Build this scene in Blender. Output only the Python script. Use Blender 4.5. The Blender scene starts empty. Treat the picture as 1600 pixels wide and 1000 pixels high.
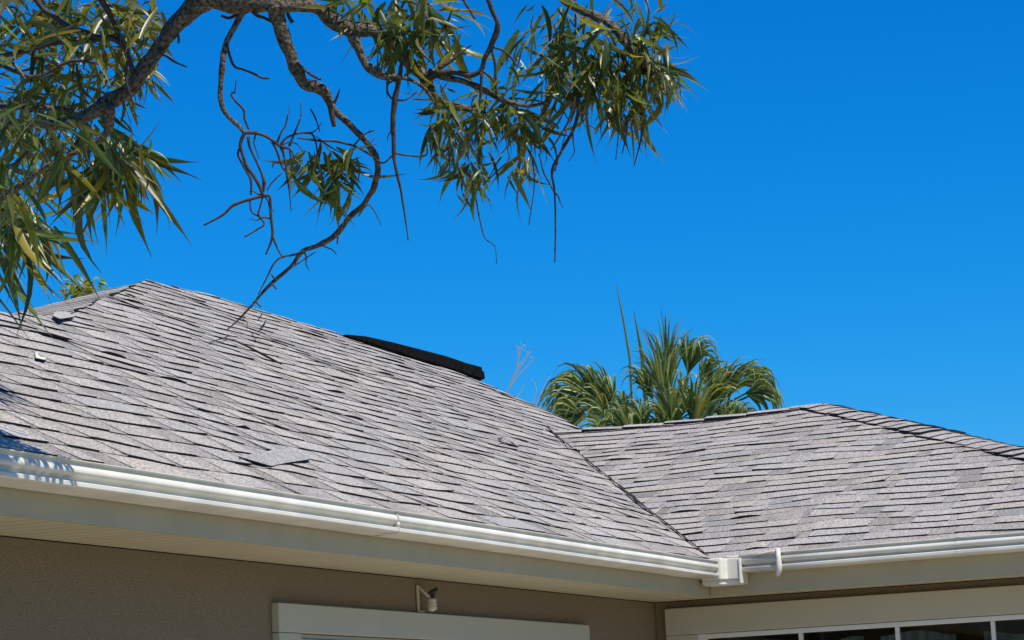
import bpy, bmesh, math, random
from mathutils import Vector, noise
V = Vector
rad = math.radians
rnd = random.Random(7)
scene = bpy.context.scene
col = scene.collection

# ------------------------------------------------------------------ camera
PITCH, ROLL, YAW, FPX = rad(9.46), rad(2.714), rad(22.035), 4017.0
CAM = V((0, 0, 1.6))
RT = V((math.cos(ROLL), math.sin(ROLL)*math.sin(PITCH), -math.sin(ROLL)*math.cos(PITCH)))
UP = V((math.sin(ROLL), -math.cos(ROLL)*math.sin(PITCH), math.cos(ROLL)*math.cos(PITCH)))
FW = V((0, math.cos(PITCH), math.sin(PITCH)))
cd = bpy.data.cameras.new('camera'); cam = bpy.data.objects.new('camera', cd); col.objects.link(cam)
cd.sensor_width = 36; cd.lens = FPX/1600*36; cd.clip_end = 2000; cd.clip_start = .05
from mathutils import Matrix
M = Matrix((RT, UP, -FW)).transposed().to_4x4(); M.translation = CAM
cam.matrix_world = M
scene.camera = cam

# ------------------------------------------------------------------ light
SUN_EL, SUN_AZ = 57, 138           # azimuth clockwise from the viewing direction (+Y)
w = bpy.data.worlds.new('World'); scene.world = w; w.use_nodes = True
nt = w.node_tree; nt.nodes.clear()
sky = nt.nodes.new('ShaderNodeTexSky'); sky.sky_type = 'NISHITA'; sky.sun_disc = False
sky.sun_elevation = rad(SUN_EL); sky.sun_rotation = rad(SUN_AZ)
sky.air_density = 1.0; sky.dust_density = 0.3; sky.ozone_density = 3.0
hs = nt.nodes.new('ShaderNodeHueSaturation'); hs.inputs['Hue'].default_value = .487
hs.inputs['Saturation'].default_value = 1.3; hs.inputs['Value'].default_value = 1.15
bg = nt.nodes.new('ShaderNodeBackground'); bg.inputs[1].default_value = .12
wo = nt.nodes.new('ShaderNodeOutputWorld')
nt.links.new(sky.outputs[0], hs.inputs['Color'])
# deepen the blue of the whole sky (polarised, clear winter air), channel by channel
sp = nt.nodes.new('ShaderNodeSeparateColor'); cbn = nt.nodes.new('ShaderNodeCombineColor'); nt.links.new(hs.outputs[0], sp.inputs[0])
for i, (k, pw, mxv) in enumerate(((.46, 2.5, .5), (.465, 1.0, .75), (.80, .8, 1.0))):
    m0 = nt.nodes.new('ShaderNodeMath'); m0.operation = 'MULTIPLY'; m0.inputs[1].default_value = .12
    m1 = nt.nodes.new('ShaderNodeMath'); m1.operation = 'POWER'; m1.inputs[1].default_value = pw
    m2 = nt.nodes.new('ShaderNodeMath'); m2.operation = 'MULTIPLY'; m2.inputs[1].default_value = k
    m3 = nt.nodes.new('ShaderNodeMath'); m3.operation = 'MINIMUM'; m3.inputs[1].default_value = mxv
    m4 = nt.nodes.new('ShaderNodeMath'); m4.operation = 'DIVIDE'; m4.inputs[1].default_value = .12
    nt.links.new(sp.outputs[i], m0.inputs[0])
    for x, y in ((m0, m1), (m1, m2), (m2, m3), (m3, m4)): nt.links.new(x.outputs[0], y.inputs[0])
    nt.links.new(m4.outputs[0], cbn.inputs[i])
nt.links.new(cbn.outputs[0], bg.inputs[0]); nt.links.new(bg.outputs[0], wo.inputs[0])
sl = bpy.data.lights.new('sun', 'SUN'); sl.energy = 5.0; sl.angle = rad(.5); sl.color = (1, .95, .86)
so = bpy.data.objects.new('sun', sl); col.objects.link(so)
SD = V((math.sin(rad(SUN_AZ))*math.cos(rad(SUN_EL)), math.cos(rad(SUN_AZ))*math.cos(rad(SUN_EL)), math.sin(rad(SUN_EL))))
so.rotation_euler = SD.to_track_quat('Z', 'Y').to_euler(); so.location = (5, -5, 12)
scene.view_settings.view_transform = 'Standard'; scene.view_settings.look = 'None'
scene.view_settings.exposure = 0.25; scene.view_settings.gamma = 1
scene.cycles.use_denoising = True

# ------------------------------------------------------------------ helpers
def ray(x, y): return FW + RT*((x-800)/FPX) - UP*((y-500)/FPX)
def at(x, y, d): return CAM + ray(x, y).normalized()*d
A = V((math.sin(YAW), math.cos(YAW), 0)); B = V((-math.cos(YAW), math.sin(YAW), 0)); U = V((0, 0, 1))
r0 = ray(1106, 874); C0 = CAM + r0*(.952/r0.z)      # inside corner of the eaves
SL, SR, EX = .545, .346, .143
def W(u, v, h): return C0 + A*u + B*v + U*h
GZ = -C0.z                                           # ground level as h

def meshobj(name, verts, faces, mat, parent=None, smooth=False, mats=None, midx=None):
    me = bpy.data.meshes.new(name); me.from_pydata([tuple(v) for v in verts], [], faces)
    if mats:
        for m in mats: me.materials.append(m)
        for p, i in zip(me.polygons, midx): p.material_index = i
    else: me.materials.append(mat)
    if smooth:
        for p in me.polygons: p.use_smooth = True
    me.update()
    o = bpy.data.objects.new(name, me); col.objects.link(o)
    if parent: o.parent = parent
    return o
class MB:
    def __init__(s): s.v = []; s.f = []; s.c = []
    def quad(s, *p, c=None):
        i = len(s.v); s.v += [V(q) for q in p]; s.f.append(tuple(range(i, i+len(p)))); s.c.append(c)
    def box8(s, p):       # p: 4 bottom then 4 top
        i = len(s.v); s.v += [V(q) for q in p]
        for f in ((3,2,1,0),(4,5,6,7),(0,1,5,4),(1,2,6,5),(2,3,7,6),(3,0,4,7)): s.f.append(tuple(i+k for k in f)); s.c.append(None)
    def wbox(s, u0, u1, v0, v1, h0, h1):
        s.box8([W(u0,v0,h0),W(u0,v1,h0),W(u1,v1,h0),W(u1,v0,h0),W(u0,v0,h1),W(u0,v1,h1),W(u1,v1,h1),W(u1,v0,h1)])
    def tube(s, pts, rs, n=8, cap=True, wob=0):
        prev = None; side = None; i0 = len(s.v)
        m = len(pts)
        for i, p in enumerate(pts):
            d = (pts[min(i+1, m-1)] - pts[max(i-1, 0)]).normalized()
            if side is None:
                side = d.orthogonal().normalized()
            side = (side - d*side.dot(d)).normalized(); up = d.cross(side)
            for k in range(n):
                t = 2*math.pi*k/n
                rr = rs[i]*(1 + wob*(noise.noise(V((p.x*30+k*3.1, p.y*30, p.z*30)))))
                s.v.append(p + side*math.cos(t)*rr + up*math.sin(t)*rr)
        for i in range(m-1):
            for k in range(n):
                a = i0+i*n+k; b = i0+i*n+(k+1)%n
                s.f.append((a, b, b+n, a+n)); s.c.append(None)
        if cap:
            s.f.append(tuple(i0+k for k in range(n))[::-1]); s.c.append(None)
            s.f.append(tuple(i0+(m-1)*n+k for k in range(n))); s.c.append(None)
    def build(s, name, mat, parent=None, smooth=False, bevel=0):
        o = meshobj(name, s.v, s.f, mat, parent, smooth)
        if any(c is not None for c in s.c):
            ca = o.data.color_attributes.new('tint', 'FLOAT_COLOR', 'CORNER')
            for p, c in zip(o.data.polygons, s.c):
                c = c or (1, 1, 1)
                for li in p.loop_indices: ca.data[li].color = (c[0], c[1], c[2], 1)
        if bevel:
            b = o.modifiers.new('b', 'BEVEL'); b.width = bevel; b.segments = 2; b.limit_method = 'ANGLE'
        return o
def tag(o, label=None, cat=None, group=None, kind=None):
    if label: o['label'] = label
    if cat: o['category'] = cat
    if group: o['group'] = group
    if kind: o['kind'] = kind
    return o
def empty(name, loc, label, cat, group=None):
    o = bpy.data.objects.new(name, None); col.objects.link(o); EM.append((o, V(loc)))
    return tag(o, label, cat, group)
EM = []

# ------------------------------------------------------------------ materials
def mat(name, base, rough=.6, spec=.4, noise_s=None, noise_amt=.15, bump=0, bump_s=60, attr=None, bd=.004):
    m = bpy.data.materials.new(name); m.use_nodes = True; t = m.node_tree; N = t.nodes; L = t.links
    p = N['Principled BSDF']; p.inputs['Roughness'].default_value = rough; p.inputs['Specular IOR Level'].default_value = spec
    tc = N.new('ShaderNodeTexCoord'); src = None
    p.inputs['Base Color'].default_value = (*base, 1)
    if noise_s:
        nz = N.new('ShaderNodeTexNoise'); nz.inputs['Scale'].default_value = noise_s; nz.inputs['Detail'].default_value = 6
        L.new(tc.outputs['Object'], nz.inputs['Vector'])
        mr = N.new('ShaderNodeMapRange'); mr.inputs[1].default_value = .3; mr.inputs[2].default_value = .7
        mr.inputs[3].default_value = 1-noise_amt; mr.inputs[4].default_value = 1+noise_amt
        L.new(nz.outputs[0], mr.inputs[0])
        mx = N.new('ShaderNodeVectorMath'); mx.operation = 'SCALE'; mx.inputs[0].default_value = base
        L.new(mr.outputs[0], mx.inputs['Scale']); L.new(mx.outputs[0], p.inputs['Base Color']); src = mx.outputs[0]
    if attr:
        at_ = N.new('ShaderNodeAttribute'); at_.attribute_name = attr
        mm = N.new('ShaderNodeVectorMath'); mm.operation = 'MULTIPLY'
        if src: L.new(src, mm.inputs[0])
        else: mm.inputs[0].default_value = base
        L.new(at_.outputs['Color'], mm.inputs[1]); L.new(mm.outputs[0], p.inputs['Base Color'])
    if bump:
        nb = N.new('ShaderNodeTexNoise'); nb.inputs['Scale'].default_value = bump_s; nb.inputs['Detail'].default_value = 4
        L.new(tc.outputs['Object'], nb.inputs['Vector'])
        bp = N.new('ShaderNodeBump'); bp.inputs['Strength'].default_value = bump; bp.inputs['Distance'].default_value = bd
        L.new(nb.outputs[0], bp.inputs['Height']); L.new(bp.outputs[0], p.inputs['Normal'])
    return m

def shingle_mat():
    m = bpy.data.materials.new('asphalt_shingle'); m.use_nodes = True; t = m.node_tree; N = t.nodes; L = t.links
    p = N['Principled BSDF']; p.inputs['Roughness'].default_value = .9; p.inputs['Specular IOR Level'].default_value = .25
    tc = N.new('ShaderNodeTexCoord')
    a = N.new('ShaderNodeAttribute'); a.attribute_name = 'tint'
    def nz(scale, det, lo, hi, a0=.3, a1=.7):
        n = N.new('ShaderNodeTexNoise'); n.inputs['Scale'].default_value = scale; n.inputs['Detail'].default_value = det
        L.new(tc.outputs['Object'], n.inputs['Vector'])
        r = N.new('ShaderNodeMapRange'); r.inputs[1].default_value = a0; r.inputs[2].default_value = a1
        r.inputs[3].default_value = lo; r.inputs[4].default_value = hi; L.new(n.outputs[0], r.inputs[0]); return r.outputs[0], n.outputs[0]
    g1, gr = nz(105, 2, .45, 1.50, .34, .66); g2, _ = nz(1.7, 3, .93, 1.06); g3, _ = nz(40, 3, .93, 1.07)
    m1 = N.new('ShaderNodeMath'); m1.operation = 'MULTIPLY'; L.new(g1, m1.inputs[0]); L.new(g2, m1.inputs[1])
    m2 = N.new('ShaderNodeMath'); m2.operation = 'MULTIPLY'; L.new(m1.outputs[0], m2.inputs[0]); L.new(g3, m2.inputs[1])
    base = N.new('ShaderNodeVectorMath'); base.operation = 'MULTIPLY'; base.inputs[0].default_value = ROOF
    L.new(a.outputs['Color'], base.inputs[1])
    s = N.new('ShaderNodeVectorMath'); s.operation = 'SCALE'; L.new(base.outputs[0], s.inputs[0]); L.new(m2.outputs[0], s.inputs['Scale'])
    L.new(s.outputs[0], p.inputs['Base Color'])
    bp = N.new('ShaderNodeBump'); bp.inputs['Strength'].default_value = .5; bp.inputs['Distance'].default_value = .002
    L.new(gr, bp.inputs['Height']); L.new(bp.outputs[0], p.inputs['Normal'])
    return m
ROOF = (.330, .303, .272)
M_SH = shingle_mat()
M_CUT = mat('asphalt_cut_edge', (.022, .02, .021), .9, .2, 30, .3)
M_DECK = mat('roofing_felt', (.02, .02, .02), .9)
M_STICK = mat('stick_and_shadow', (.028, .022, .019), .9, .1, 60, .4)  # near-black, so the colour takes in the shadows beside the stick
M_GUT = mat('white_gutter', (.60, .57, .485), .5, .4, 6, .11)
M_FASC = mat('fascia_paint', (.39, .345, .22), .5, .4, 6, .04)
M_SOF = mat('soffit_paint', (.48, .425, .29), .6, .3, 5, .05)
M_STUC = mat('stucco', (.235, .182, .115), .95, .15, 150, .22, 1.0, 170, bd=.008)
M_TRIM = mat('trim_paint', (.45, .42, .315), .55, .35, 3, .03)
M_SASH = mat('vinyl_sash', (.66, .64, .58), .45, .4)
M_BLACKCAP = mat('torn_ridge_underside', (.0065, .006, .005), .9, .05, 25, .6, .5, 60)
M_PLASTIC = mat('beige_plastic', (.55, .48, .36), .5, .4, 40, .08)
M_BLK = mat('black_plastic', (.02, .02, .022), .45)
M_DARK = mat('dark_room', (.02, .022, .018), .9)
M_REFLECT = mat('pane_reflection_grey', (.32, .34, .30), .9, .2, 6, .15)  # grey of the reflections, put on shapes behind the glass
M_BARK = mat('bark', (.115, .092, .068), .9, .25, 95, .95, 1.0, 120, bd=.012)
M_TWIG = mat('twig_bark', (.060, .045, .038), .85, .3, 60, .4, .6, 120)
M_PTRUNK = mat('palm_bark', (.16, .13, .10), .9, .2, 12, .4, .8, 20)
M_FLASH = mat('valley_edge_granules', (.46, .43, .40), .9, .2, 120, .2, .4, 200)
M_GRASS = mat('lawn', (.07, .11, .03), .9, .2, 2.5, .4)
M_PAVE = mat('concrete', (.42, .38, .31), .9, .2, 3, .1, .4, 80)

# glass
M_GLASS = bpy.data.materials.new('window_glass'); M_GLASS.use_nodes = True
t = M_GLASS.node_tree; t.nodes.clear()
tr = t.nodes.new('ShaderNodeBsdfTransparent'); tr.inputs[0].default_value = (.80, .84, .82, 1)
gl = t.nodes.new('ShaderNodeBsdfGlossy'); gl.inputs['Roughness'].default_value = .02
fr = t.nodes.new('ShaderNodeFresnel'); fr.inputs[0].default_value = 1.5
mx = t.nodes.new('ShaderNodeMixShader'); ou = t.nodes.new('ShaderNodeOutputMaterial')
t.links.new(fr.outputs[0], mx.inputs[0]); t.links.new(tr.outputs[0], mx.inputs[1]); t.links.new(gl.outputs[0], mx.inputs[2]); t.links.new(mx.outputs[0], ou.inputs[0])

def leaf_mat(name, base, trans, rough=.38, attr='tint', tw=.35):
    m = bpy.data.materials.new(name); m.use_nodes = True; t = m.node_tree; N = t.nodes; L = t.links
    p = N['Principled BSDF']; p.inputs['Roughness'].default_value = rough; p.inputs['Specular IOR Level'].default_value = .5
    a = N.new('ShaderNodeAttribute'); a.attribute_name = attr
    def mul(c):
        x = N.new('ShaderNodeVectorMath'); x.operation = 'MULTIPLY'; x.inputs[0].default_value = c; L.new(a.outputs['Color'], x.inputs[1]); return x.outputs[0]
    L.new(mul(base), p.inputs['Base Color'])
    tl = N.new('ShaderNodeBsdfTranslucent'); L.new(mul(trans), tl.inputs[0])
    mx = N.new('ShaderNodeMixShader'); mx.inputs[0].default_value = tw
    L.new(p.outputs[0], mx.inputs[1]); L.new(tl.outputs[0], mx.inputs[2]); L.new(mx.outputs[0], N['Material Output'].inputs[0])
    return m
M_LEAF = leaf_mat('lance_leaf', (.062, .084, .018), (.31, .34, .035), .38, tw=.30)
M_PALM = leaf_mat('palm_leaf', (.11, .145, .05), (.30, .36, .09), .42)
M_BUSH = leaf_mat('bush_leaf', (.22, .24, .05), (.35, .38, .06), .45)

# ------------------------------------------------------------------ ground (structure)
g = MB(); S = 600
g.quad((-S,-S,0),(S,-S,0),(S,S,0),(-S,S,0)); tag(g.build('ground', M_GRASS), kind='structure')
g = MB(); p = [W(-9.0,.44,0), W(-9,-9,0), W(.3,-9,0), W(.3,.44,0)]
g.quad(*[(q.x, q.y, .02) for q in p]); tag(g.build('driveway', M_PAVE), kind='structure')

# ------------------------------------------------------------------ roof
house = empty('house', W(.4,.46,GZ), 'beige stucco house with worn grey shingle hip roof and white gutters', 'house')
nL = A.cross(B+U*SL); nL = (nL if nL.z > 0 else -nL).normalized()
nR = B.cross(A+U*SR); nR = (nR if nR.z > 0 else -nR).normalized()
hypL, hypR = math.hypot(1, SL), math.hypot(1, SR)
RIDGE_R = 3.62
def sagR(u, v):
    if v < .3 or v > 2.6 or u < 0: return 0
    return -.034*math.sin(math.pi*(v-.3)/2.3)*(min(u, 3.8)/3.62)**2
def noisy(p, s, seed): return noise.noise(V((p[0]*s+seed, p[1]*s, seed*.37)))
class Plane:
    """shingled slope; s runs along the eave, t up the slope (metres)"""
    def __init__(P, e, gdir, n, hyp, kind): P.e, P.g, P.n, P.hyp, P.kind = e, gdir.normalized(), n, hyp, kind; P.bumps = []; P.o = C0.copy()
    def pt(P, s, t, z=0):
        q = P.o + P.e*s + P.g*t
        d = .013*noisy((s, t), 1.3, P.kind+3) + .005*noisy((s, t), 3.1, P.kind+9)
        for (bs, bt, rs, rt, h) in P.bumps:
            k = ((s-bs)/rs)**2 + ((t-bt)/rt)**2
            if k < 6: d += h*math.exp(-k)
        q = q + P.n*(d+z)
        if P.kind == 2: q.z += sagR(t/P.hyp, s)
        return q
PL = Plane(A, B+U*SL, nL, hypL, 1)
PR = Plane(B, A+U*SR, nR, hypR, 2)
def shingles(P, s0, s1, tmax, name, mask, seed):
    R = random.Random(seed)
    mb = MB(); mi = []
    def strip(sa, sb, t0, t1, zl, zh, zbot, colr, liftf, skew=0):
        n = max(1, int(round((sb-sa)/.055)))
        lo = []; hi = []; bo = []
        for i in range(n+1):
            f = i/n; s = sa+(sb-sa)*f
            s_lo = s + (skew if i in (0,) else 0)
            w_ = .0016*noisy((s, t0), 9, seed)
            l = liftf(f, s)
            lo.append(P.pt(s_lo, t0+w_*1.5, zl+l)); hi.append(P.pt(s, t1, zh)); bo.append(P.pt(s_lo, t0+w_*1.5+.001, zbot+max(0, l-.003)))
        for i in range(n):
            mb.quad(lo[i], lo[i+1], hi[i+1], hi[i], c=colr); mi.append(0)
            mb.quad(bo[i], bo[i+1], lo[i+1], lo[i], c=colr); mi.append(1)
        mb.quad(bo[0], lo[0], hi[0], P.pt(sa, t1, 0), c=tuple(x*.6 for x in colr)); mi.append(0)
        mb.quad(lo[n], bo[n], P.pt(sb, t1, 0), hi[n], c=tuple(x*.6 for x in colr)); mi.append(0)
    nk = int(tmax/EX)+2
    for k in range(nk):
        t0 = k*EX - .02
        wavy = R.uniform(0, 99)
        # base layer of tabs
        s = s0 + R.uniform(0, .2)
        while s < s1:
            wd = R.choice((.25, .33, .33, .42, .5)) * R.uniform(.85, 1.1)
            if mask(s, t0) or mask(s+wd, t0) or mask(s, t0+EX) or mask(s+wd, t0+EX):
                dk = R.uniform(.70, .95); tn = tint(R); c = tuple(x*dk for x in tn)
                lf = (lambda f, ss: .0008+.0014*noisy((ss, t0), 2.3, wavy))
                strip(s, s+wd-.002, t0, t0+EX*1.12, .0048 if P.kind == 1 else .0042, .0010, 0, c, lf)
            s += wd
        # laminated teeth on top
        s = s0 + R.uniform(0, .2)
        while s < s1:
            wd = R.choice((.12, .2, .26, .34, .45)) * R.uniform(.85, 1.15); gap = R.choice((.06, .12, .18, .24, .3))*R.uniform(.7, 1.2)
            if mask(s, t0) or mask(s+wd, t0) or mask(s, t0+EX) or mask(s+wd, t0+EX):
                c = tint(R)
                q = R.random()
                if q < .04: a0 = R.uniform(.003, .008); lf = (lambda f, ss, a0=a0: .001+a0*math.sin(math.pi*f)**.7)
                elif q < .16: a0 = R.uniform(.002, .007); dr = R.random() < .5; lf = (lambda f, ss, a0=a0, dr=dr: .001+a0*(f if dr else 1-f)**2)
                else: lf = (lambda f, ss: .0012+.0026*noisy((ss, t0), 2.3, wavy))
                strip(s, s+wd-.002, t0-R.uniform(0, .004), t0+EX*1.05, .0090, .0025, .004, c, lf, R.uniform(-.006, .006))
            s += wd + gap
    me = bpy.data.meshes.new(name); me.from_pydata([tuple(v) for v in mb.v], [], mb.f)
    me.materials.append(M_SH); me.materials.append(M_CUT)
    for p, i in zip(me.polygons, mi): p.material_index = i
    ca = me.color_attributes.new('tint', 'FLOAT_COLOR', 'CORNER')
    for p, c in zip(me.polygons, mb.c):
        for li in p.loop_indices: ca.data[li].color = (*c, 1)
    return me
def tint(R):
    q = R.random(); l = R.uniform(.93, 1.05)
    if q < .42: c = (1, 1, 1)
    elif q < .60: c = (1.02, .995, .97)
    elif q < .76: c = (.95, .975, 1.0)
    elif q < .88: c = (1.05, 1.02, .97)
    else: c = (.84, .83, .83)
    return tuple(l*x for x in c)
def cut(bm, p, n):     # keep the side n points to
    bmesh.ops.bisect_plane(bm, geom=bm.verts[:]+bm.edges[:]+bm.faces[:], dist=1e-5, plane_co=p, plane_no=n, clear_inner=True)
def piece(me, cuts):
    bm = bmesh.new(); bm.from_mesh(me)
    for (u0, v0, u1, v1, ku, kv) in cuts:   # line through two plan points, keep the side of (ku,kv)
        d = A*(u1-u0)+B*(v1-v0); n = d.cross(U).normalized()
        if n.dot(W(ku, kv, 0)-W(u0, v0, 0)) < 0: n = -n
        cut(bm, W(u0, v0, 0), n)
    return bm
def join(bms, name, mats, parent):
    out = bmesh.new()
    for b in bms:
        tmp = bpy.data.meshes.new('t'); b.to_mesh(tmp); out.from_mesh(tmp); b.free(); bpy.data.meshes.remove(tmp)
    me = bpy.data.meshes.new(name); out.to_mesh(me); out.free()
    for m in mats: me.materials.append(m)
    o = bpy.data.objects.new(name, me); col.objects.link(o); o.parent = parent
    return o
# outline of the left slope in plan
VT = (RIDGE_R, RIDGE_R*SR/SL)               # top of the valley
CR = (-3.05, 2.06)                          # low end of the upper hip crease
AP = (.57, 3.72)                            # apex
PL.bumps = [(-3.0, 1.9*hypL, .25, .05, .02), (-4.1, 1.45*hypL, .3, .06, .03), (-1.2, 2.6*hypL, .35, .10, .018),
            (-2.6, .80*hypL, .30, .07, .014), (1.0, 1.9*hypL, .5, .1, .016), (.3, 2.4*hypL, .35, .08, .02), (2.2, 2.6*hypL, .5, .08, .02),
            (-3.4, 1.2*hypL, .5, .09, .014), (-.4, 1.1*hypL, .4, .08, .012), (2.6, 1.75*hypL, .22, .05, .03), (-4.5, .55*hypL, .4, .08, .01)]
PR.bumps = [(-.45, 1.10*hypR, .18, .05, .028), (-.30, .85*hypR, .22, .06, .022), (-.62, .55*hypR, .2, .05, .02), (-.05, 2.2*hypR, .3, .08, .028),
            (.7, 2.5*hypR, .3, .08, .02), (-.95, .30*hypR, .12, .04, .016), (.45, 1.7*hypR, .3, .07, .014), (-1.1, 1.4*hypR, .3, .06, .012)]
def maskL(s, t):
    v = t/hypL
    return v < 3.95 and s < v*SL/SR+.5
meL = shingles(PL, -9.2, 6.3, 3.95*hypL, 'shingles', maskL, 11)
valley = (0, 0, VT[0], VT[1], -1, 1)
crease = (CR[0], CR[1], AP[0], AP[1], 2, 2)
b1 = piece(meL, [(-9, 2.06, 0, 2.06, 0, 0), valley, (-3.05, 2.06, -4.05, 1.78, -3, 0)])
b2 = piece(meL, [(-9, 2.06, 0, 2.06, 0, 3), (-9, VT[1], 0, VT[1], 0, 0), valley, crease])
end = [(0, 3.80, 4.2, 3.80, 0, 0), (4.2, 3.80, 5.25, 3.50, 0, 0), (5.25, 3.5, 5.47, 3.10, 0, 0), (5.47, 3.1, 5.33, 2.3, 0, 2.5), (AP[0], AP[1], 1.5, 3.80, 1.5, 0)]
b3 = piece(meL, [(-9, VT[1], 0, VT[1], 0, 3), crease] + end)
slopeL = join([b1, b2, b3], 'roof_slope', [M_SH, M_CUT], house)
bpy.data.meshes.remove(meL)
meR = shingles(PR, -3.4, 2.6, 3.7*hypR, 'shingles', lambda s, t: t/hypR > s*SL/SR-.6 and t/hypR < 3.75, 23)
hipR = (RIDGE_R, .30, 0, -3.10, 1, 1)
bR = piece(meR, [(0, 0, VT[0], VT[1], 1, -1), (RIDGE_R, 0, RIDGE_R, 3, 0, 0), hipR])
slopeR = join([bR], 'roof_slope', [M_SH, M_CUT], house)
bpy.data.meshes.remove(meR)
for o in (slopeL, slopeR):
    pass
# decks below the shingles
def deck(pts, hf, th=.05, off=-.012, name='roof_deck', m=M_DECK):
    d = MB(); top = [W(u, v, hf(u, v)+off) for u, v in pts]; bot = [p-U*th for p in top]; n = len(pts)
    d.v = top+bot; d.f = [tuple(range(n)), tuple(range(n, 2*n))[::-1]] + [(i, (i+1) % n, (i+1) % n+n, i+n) for i in range(n)]; d.c = [None]*len(d.f)
    return d.build(name, m, house)
deck([(-9.2,0.01),(0,0.01),VT,(5.33,2.3),(5.4,3.05),(5.2,3.42),(4.2,3.7),(1.5,3.72),(.57,3.64),(-3.0,2.0),(-9.2,.33)], lambda u, v: SL*v, off=-.03)
deck([(0.01,0),(0.01,-3.09),(3.58,.30),(3.58,VT[1])], lambda u, v: SR*u, off=-.06)
# upper left hip face
hA = .318; hB = -.067
class HipPlane(Plane): pass
eh = (B + A*.21).normalized(); gh = (A*1.0 - B*.21); gh = (gh.normalized() + U*.318*1.0)
apex = W(AP[0], AP[1], SL*AP[1])
nh = eh.cross(gh); nh = (nh if nh.z > 0 else -nh).normalized()
PH = Plane(eh, gh, nh, 1, 5); PH.o = apex.copy()
R5 = 6.2
def hipshingles():
    P = PH; Rr = random.Random(3); mb = MB(); mi = []
    for k in range(40):
        t0 = -k*.125; s = -4.0+Rr.uniform(0, .2)
        while s < 2.6:
            wd = Rr.uniform(.2, .45); c = tint(Rr)
            n = 4; ss = [s+(wd-.003)*i/n for i in range(n+1)]
            lo = [P.pt(q, t0, .005+.003*noisy((q, t0), 3, 2)) for q in ss]; hi = [P.pt(q, t0+.15, .002) for q in ss]; bo = [P.pt(q, t0+.001, 0) for q in ss]
            for i in range(n):
                mb.quad(lo[i], lo[i+1], hi[i+1], hi[i], c=c); mi.append(0)
                mb.quad(bo[i], bo[i+1], lo[i+1], lo[i], c=c); mi.append(1)
            s += wd
    me = bpy.data.meshes.new('h'); me.from_pydata([tuple(v) for v in mb.v], [], mb.f)
    for p, i in zip(me.polygons, mi): p.material_index = i
    ca = me.color_attributes.new('tint', 'FLOAT_COLOR', 'CORNER')
    for p, c in zip(me.polygons, mb.c):
        for li in p.loop_indices: ca.data[li].color = (*c, 1)
    return me
meH = hipshingles()
bH = piece(meH, [(CR[0], CR[1], AP[0], AP[1], -2, 3), (AP[0], AP[1], AP[0]-1, AP[1]+1, -2, 3)])
slopeH = join([bH], 'roof_slope', [M_SH, M_CUT], house)
bpy.data.meshes.remove(meH)
# hidden back slopes, so that the roof is closed from other viewpoints
bk = MB()
top = [(AP[0], AP[1]), (1.5, 3.80), (4.2, 3.80), (5.25, 3.5), (5.45, 3.1), (5.33, 2.3)]
for (u0, v0), (u1, v1) in zip(top[:3], top[1:4]):
    bk.quad(W(u0, v0, SL*v0-.004), W(u1, v1, SL*v1-.004), W(u1, v1+3.8, SL*v1-.004-2.07), W(u0-3.8 if u0 < 1 else u0, v0+3.8, SL*v0-.004-2.07), c=(.9, .9, .9))
bk.quad(W(5.25, 3.5, SL*3.5), W(5.45, 3.1, SL*3.1), W(8.5, 2.3, -.0), W(7.5, 7.3, -.1), c=(.9, .9, .9))
bk.quad(W(5.45, 3.1, SL*3.1), W(5.33, 2.3, SL*2.3), W(7.4, 2.3, .3), W(8.5, 2.3, 0), c=(.9, .9, .9))
bk.quad(W(RIDGE_R, .3, SR*RIDGE_R-.01), W(RIDGE_R, 2.5, SR*RIDGE_R-.05), W(7.2, 2.5, 0), W(7.2, -3.1, 0), c=(.9, .9, .9))
bk.quad(W(RIDGE_R, .3, SR*RIDGE_R-.01), W(7.2, -3.1, 0), W(0.02, -3.1, 0), c=(.9, .9, .9))
bk.quad(W(-3.05, 2.05, SL*2.05-.03), W(-3.05, 2.05, -.05), W(-9.2, .33, -.05), W(-9.2, .33, SL*.33-.03), c=(.9, .9, .9)); bk.quad(W(-9.2, .33, -.05), W(-3.05, 2.05, -.05), W(-3.05, 7.3, -.05), W(-9.2, 7.3, -.05), c=(.9, .9, .9))
bk.build('roof_slope', M_SH, house)

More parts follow.
